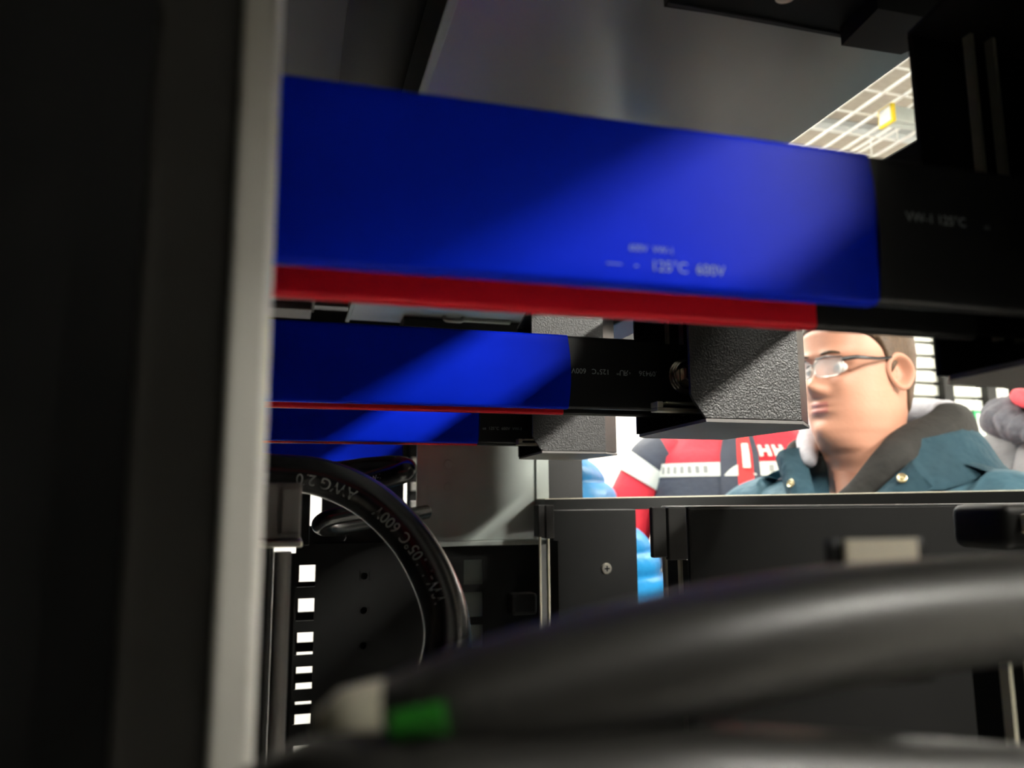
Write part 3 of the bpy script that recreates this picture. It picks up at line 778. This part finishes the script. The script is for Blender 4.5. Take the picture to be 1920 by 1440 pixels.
# V opening: skin, shirt, lanyard
m = MB(); m.grid([[Vector((.040+.050*t-.012*(abs(k)/4)**2, (.052-.036*t)*k/4, cz+.055-.085*t)) for k in range(-4, 5)] for t in [i/7 for i in range(8)]]); bmesh.ops.solidify(m.bm, geom=m.bm.faces[:], thickness=.012); m.build('neckline', 'skin', man, smooth=180, abs_z=False)
m = MB(); m.prism([(.094, -.020, cz-.018), (.094, .020, cz-.018), (.112, .010, cz-.06), (.122, .0, cz-.10), (.112, -.010, cz-.06)], (.008, 0, 0)); m.build('shirt', 'navy_tee', man, abs_z=False)
m = MB(); m.tube(catmull([(.085, .060, cz+.03), (.115, .030, cz-.02), (.132, .004, cz-.055), (.145, -.02, cz-.10), (.15, -.03, cz-.16)], 8), .0075, 10, sq=(.35, 1)); m.build('lanyard', 'lanyard_red', man, smooth=60, abs_z=False)
def flap(s, pin0, pin1, off, snaps):
    rows = []
    pin0, pin1, off = Vector(pin0), Vector(pin1), Vector(off)
    def P_(t, f): return pin0.lerp(pin1, t)+off*f*(1-.25*t)+Vector((.022*math.sin(f*math.pi), 0, .006*math.sin(f*math.pi)))
    m = MB(); m.grid([[P_(i/11, k/8) for k in range(9)] for i in range(12)])
    bmesh.ops.solidify(m.bm, geom=m.bm.faces[:], thickness=.006)
    fo_ = m.build('collar_flap', 'teal_cloth', man, smooth=60, abs_z=False)
    for t in snaps:
        c = P_(t, .5)+Vector((.003, 0, .001))
        MB().lathe(c, (.9, s*.25, .35), [(0, .0075), (.002, .0075), (.003, .0062), (.0018, .0045), (.0018, .003), (.003, .002), (.003, .0002)], 20).build('snap', 'snap_brass', fo_, smooth=50, abs_z=False)
flap(1, (.075, .110, cz+.035), (.135, .004, cz-.075), (.022, .036, -.042), (.15, .45, .75))
flap(-1, (.055, -.082, cz+.065), (.130, -.012, cz-.085), (.012, -.050, -.018), (.42, .74))
# hood lying round the neck: dark outer roll, pale fleece inner roll
hpth = [(.125, -.004, cz-.060), (.098, .046, cz-.005), (.035, .092, cz+.050), (-.060, .120, cz+.088), (-.135, .100, cz+.088), (-.185, .05, cz+.085), (-.185, -.05, cz+.085), (-.150, -.120, cz+.080), (-.070, -.135, cz+.060), (.015, -.115, cz+.040), (.060, -.090, cz+.020)]
pa = catmull(hpth, 10); n_ = len(pa)
m = MB(); m.tube(pa, [.012+.033*math.sin(math.pi*k/(n_-1))**.8 for k in range(n_)], 28, sq=(1.12, .74))
for v in m.bm.verts: v.co += Vector((noise.noise(v.co*13), noise.noise(v.co*13+Vector((5, 0, 0))), noise.noise(v.co*13+Vector((0, 7, 0)))))*.017
m.build('hood', 'hood_dark', man, smooth=180, abs_z=False)
# coat cloth turned up behind the hood
rows = []
for i in range(25):
    t = i/24; a = math.radians(30+235*t); c, s_ = math.cos(a), math.sin(a)
    rows.append([Vector((-.055+(.150+.030*f)*c, (.150+.045*f)*s_, cz+.095-.075*f-.045*max(0, c)+.012*noise.noise(Vector((c*3, s_*3, f*2))))) for f in [k/6 for k in range(7)]])
m = MB(); m.grid(rows); bmesh.ops.solidify(m.bm, geom=m.bm.faces[:], thickness=.006); m.build('back_collar', 'teal_cloth', man, smooth=60, abs_z=False)
pa2 = catmull([(-.02, .100, cz+.085), (-.085, .100, cz+.120), (-.150, .075, cz+.128), (-.165, 0, cz+.135), (-.150, -.085, cz+.13), (-.085, -.120, cz+.115), (-.01, -.105, cz+.085), (.045, -.080, cz+.060), (.075, -.060, cz+.035)], 10)
MB().tube(pa2, [.008+.018*math.sin(math.pi*k/(len(pa2)-1))**.6 for k in range(len(pa2))], 16).build('hood_lining', 'fleece_grey', man, smooth=180, abs_z=False)
# shoulder tabs
for s in (1, -1):
    rows = []
    for i in range(8):
        t = i/7; c = Vector((-.015, s*(.15+.14*t), cz+.036-.095*t*t-.02*t))
        rows.append([c+Vector((.03*k/3, 0, -.006*(k/3)**2)) for k in range(-3, 4)])
    m = MB(); m.grid(rows); bmesh.ops.solidify(m.bm, geom=m.bm.faces[:], thickness=.006); m.build('shoulder_tab', 'teal_cloth', man, smooth=60, abs_z=False)
# --- man in the red and navy jacket ---------------------------------------------------------
QX, QY = 1.20, 1.92
faceB = math.atan2(-.86, -.50)
red, hp2, hz2 = person(QX, QY, faceB, 1.93, 'man in red and navy jacket with white stripes behind the textured cover', -.2)
cb = hz2-.15
nt_rows = [(.66, 0, 0, .215, .16), (.95, 0, 0, .21, .155), (1.15, 0, 0, .215, .15), (cb-.18, 0, 0, .235, .15), (cb-.07, -.01, 0, .225, .125), (cb, -.015, 0, .17, .10), (cb+.05, -.01, 0, .10, .085), (cb+.08, -.01, 0, .082, .08)]
armsB = [([(-.01, s*.15, cb-.04), (-.01, s*.225, cb-.09), (.0, s*.30, cb-.22), (.03, s*.33, cb-.36), (.12, s*.28, cb-.44), (.18, s*.17, cb-.44)], [.068, .082, .074, .068, .062, .054]) for s in (1, -1)]
rj = jacket(red, nt_rows, armsB, 'red_cloth')
# colour zones of the jacket are cut into separate cloth panels laid over it
SZ = EYE+.079                                      # height of the chest stripe
def zone(name, mat, z0, z1, grow, th0=-1.45, th1=1.45, ph0=None):
    rows = []
    for i in range(10):
        z = z0+(z1-z0)*i/9; row = []
        for k in range(41):
            th = th0+(th1-th0)*k/40
            a = b = None
            for r0, r1 in zip(nt_rows, nt_rows[1:]):
                if r0[0] <= z <= r1[0]:
                    t = (z-r0[0])/(r1[0]-r0[0]); cx, cy, a, b = [r0[q_]+(r1[q_]-r0[q_])*t for q_ in range(1, 5)]
            c, s_ = math.cos(th), math.sin(th); kk = (abs(c)**2.5+abs(s_)**2.5)**(-1/2.5)
            v = Vector((cx+b*c*kk, cy+a*s_*kk, z)); d = Vector((v.x-cx, v.y-cy, 0)).normalized()
            w = noise.noise(Vector((v.x*6, v.y*6, v.z*9)))*.010+noise.noise(Vector((v.x*14+3, v.y*14, v.z*22)))*.004
            row.append(v+d*(w+grow))
        rows.append(row)
    m = MB(); m.grid(rows); return m
zone('n', '', .67, SZ-.018, .006, -3.14, 3.14).build('lower_panel', 'navy_cloth', rj, smooth=180, abs_z=False)
zone('s', '', SZ-.020, SZ+.016, .009, -3.14, 3.14).build('chest_stripe', 'reflective', rj, smooth=180, abs_z=False)
for a0, a1 in ((.28, .95), (-.95, -.30)):          # faint lettering on the stripe
    for k in range(7):
        t0 = a0+(a1-a0)*k/7+.01; zone('l', '', SZ-.012, SZ+.008, .0105, t0, t0+(abs(a1-a0))/7*.55).build('stripe_lettering', 'stripe_print', rj, smooth=180, abs_z=False)
zone('z', '', .70, cb+.03, .012, -.20, .20).build('front_fly', 'navy_cloth', rj, smooth=180, abs_z=False)
zone('z', '', .70, cb+.03, .0145, -.02, .13).build('zip_lining', 'lanyard_red', rj, smooth=180, abs_z=False)
zone('z', '', SZ+.0, SZ+.065, .018, .03, .10).build('zip_badge', 'reflective', rj, smooth=180, abs_z=False)
# chest logo letters
m = MB()
def onchest(u, v):
    th = .20+u/.24; z = SZ+.030+v
    for r0, r1 in zip(nt_rows, nt_rows[1:]):
        if r0[0] <= z <= r1[0]:
            t = (z-r0[0])/(r1[0]-r0[0]); cx, cy, a, b = [r0[q_]+(r1[q_]-r0[q_])*t for q_ in range(1, 5)]
    c, s_ = math.cos(th), math.sin(th); kk = (abs(c)**2.5+abs(s_)**2.5)**(-1/2.5)
    v_ = Vector((cx+b*c*kk, cy+a*s_*kk, z)); d = Vector((v_.x-cx, v_.y-cy, 0)).normalized()
    w = noise.noise(Vector((v_.x*6, v_.y*6, v_.z*9)))*.010+noise.noise(Vector((v_.x*14+3, v_.y*14, v_.z*22)))*.004
    return v_+d*(w+.017)
def bar_(u0, u1, v0, v1):
    rows = [[onchest(u0+(u1-u0)*i/3, v0+(v1-v0)*k/3) for i in range(4)] for k in range(4)]; m.grid(rows)
for u in (.0, .036):
    bar_(u, u+.009, 0, .030); bar_(u+.020, u+.029, 0, .030); bar_(u+.009, u+.020, .0115, .0195)
m.build('chest_logo', 'reflective', rj, abs_z=False)
for s in (1, -1):                                  # sleeve bands
    pts, rad = armsB[0 if s == 1 else 1]; path = catmull(pts, 14)
    def band(i0, i1, nm, mt, gr):
        R_ = []
        for i in range(i0, i1+1):
            t = i/14; k = min(int(t), len(rad)-2); R_.append(rad[k]+(rad[k+1]-rad[k])*(t-k)+noise.noise(Vector(path[i])*11)*.007+gr)
        mm = MB(); mm.tube(path[i0:i1+1], R_, 28, cap=False); mm.build(nm, mt, rj, smooth=180, abs_z=False)
    band(6, 16, 'shoulder_panel', 'navy_cloth', .003); band(15, 20, 'sleeve_stripe', 'reflective', .006)
    band(46, 52, 'sleeve_stripe', 'reflective', .006); band(53, 70, 'cuff_panel', 'navy_cloth', .004)
# --- person in blue down jacket --------------------------------------------------------------
UX, UY = .46, 1.62
blue, hp3, hz3 = person(UX, UY, math.pi*.93, 1.90, 'person in bright blue quilted down jacket behind the rack ledge', .1)
cc_ = hz3-.14
jacket(blue, [(.70, 0, 0, .25, .25), (.90, 0, 0, .265, .28), (1.15, 0, 0, .265, .33), (1.26, 0, 0, .265, .30), (cc_-.17, 0, 0, .26, .215), (cc_-.06, 0, 0, .235, .15), (cc_, 0, 0, .17, .12), (cc_+.06, 0, 0, .11, .10), (cc_+.10, 0, 0, .10, .095)],
       [([(-.0, s*.17, cc_-.05), (0, s*.26, cc_-.11), (.0, s*.325, cc_-.25), (.03, s*.345, cc_-.39), (.12, s*.29, cc_-.48), (.19, s*.19, cc_-.48)], [.075, .095, .090, .085, .078, .066]) for s in (1, -1)], 'puffer_blue', quilt=.011)
# --- person in grey at the right edge ---------------------------------------------------------
GX, GY = 1.965, 1.46
gry, hp4, hz4 = person(GX, GY, math.atan2(-.5, -.85), 1.93, 'person in pale grey coat with mottled dark hood at the right edge', .0)
cg = hz4-.15
jacket(gry, [(.70, 0, 0, .23, .17), (.95, 0, 0, .225, .165), (1.15, 0, 0, .23, .16), (cg-.18, 0, 0, .235, .155), (cg-.06, -.01, 0, .215, .125), (cg, -.015, 0, .16, .10), (cg+.05, -.01, 0, .10, .085)],
       [([(-.01, s*.16, cg-.05), (-.01, s*.235, cg-.10), (.0, s*.29, cg-.24), (.02, s*.30, cg-.38), (.11, s*.26, cg-.48), (.17, s*.17, cg-.50)], [.07, .085, .078, .072, .065, .056]) for s in (1, -1)], 'grey_cloth')
pa = catmull([(.11, .10, cg-.03), (.07, .16, cg+.01), (-.03, .19, cg+.03), (-.14, .13, cg+.05), (-.18, 0, cg+.05), (-.14, -.13, cg+.05), (-.03, -.19, cg+.03), (.07, -.16, cg+.01), (.11, -.10, cg-.03)], 10)
pa = [Vector((p_.x*1.18, p_.y*1.18, p_.z)) for p_ in pa]
m = MB(); m.tube(pa, [.030+.035*math.sin(math.pi*k/(len(pa)-1))+.008*math.sin(k*1.7) for k in range(len(pa))], 22)
for v in m.bm.verts: v.co += Vector((noise.noise(v.co*18), noise.noise(v.co*18+Vector((5, 0, 0))), noise.noise(v.co*18+Vector((0, 7, 0)))))*.014
m.build('hood', 'mottled_grey', gry, smooth=180, abs_z=False)
pa = catmull([(.13, .04, cg+.02), (.10, .12, cg+.065), (.0, .135, cg+.09), (-.09, .08, cg+.10), (-.1, -.06, cg+.10), (.0, -.13, cg+.09), (.10, -.10, cg+.06), (.14, -.02, cg+.02)], 8)
pa = [Vector((p_.x*1.22, p_.y*1.3, p_.z-.005)) for p_ in pa]
MB().tube(pa, .026, 14).build('scarf', 'scarf_red', gry, smooth=180, abs_z=False)
# ------------------------------------------------------------------ background equipment at the right
def bgbox(px0, px1, py0, py1, Y, th=.04):
    a, b = at(px0, py0, Y), at(px1, py1, Y); return a.x, b.x, Y, Y+th, b.z, a.z
cab = empty('equipment_cabinet', (2.62, 2.6, FLOOR), 'white slatted cabinet with black posts behind the man in glasses', 'cabinet')
MB().box(2.36, 3.05, 2.66, 3.0, FLOOR, .75, .004).build('body', 'slat_white', cab)
for x in (2.36, 2.62, 2.845, 3.0):
    MB().box(x, x+.05, 2.60, 2.655, FLOOR, .75, .003).build('post', 'black_steel', cab)
for k in range(34):
    MB().box(2.41, 2.995, 2.632, 2.645, FLOOR+.1+k*.058, FLOOR+.145+k*.058, .003).build('slat', 'slat_white', cab)
sg = empty('notice_board', (2.62, 2.58, .22), 'green notice board with white sheet and yellow tab on the cabinet', 'notice board')
b = bgbox(1826, 1876, 770, 850, 2.55, .012)
MB().box(*b, .001).build('board', 'green_board', sg)
MB().box(b[0]+.01, b[0]+.05, 2.547, 2.5495, b[4]+.03, b[5]-.012).build('sheet', 'white_board', sg)
MB().box(b[1]-.010, b[1], 2.545, 2.5495, b[5]-.035, b[5]-.006).build('yellow_tab', 'yellow_cap', sg)
MB().box(b[0]+.02, b[1]-.02, 2.545, 2.5495, b[5]+.001, b[5]+.014, .002).build('top_rail', 'white_plastic', sg)
MB().box(b[0]+.05, b[0]+.06, 2.562, 2.598, b[4]+.01, b[5]-.02).build('hook', 'black_steel', sg)
lc = empty('lamp_unit', (2.6, 2.2, FLOOR), 'black upright post with two small white indicator lights', 'indicator post')
b = bgbox(1862, 1886, 790, 900, 2.3, .05)
MB().box(b[0], b[1], b[2], b[3], FLOOR, .23, .004).build('post', 'black_plastic', lc)
MB().box(b[1]+.0005, b[1]+.10, 2.31, 2.36, -.1, .215, .004).build('panel', 'black_steel', lc)
for py in (830, 843):
    a = at(1893, py, 2.305)
    MB().lathe((a.x, 2.3095, a.z), (0, -1, 0), [(0, .009), (.004, .008), (.006, .004), (.0065, .0005)], 16).build('light', 'led', lc, smooth=60)
for o in bpy.data.objects:
    if '_o' in o: del o['_o']
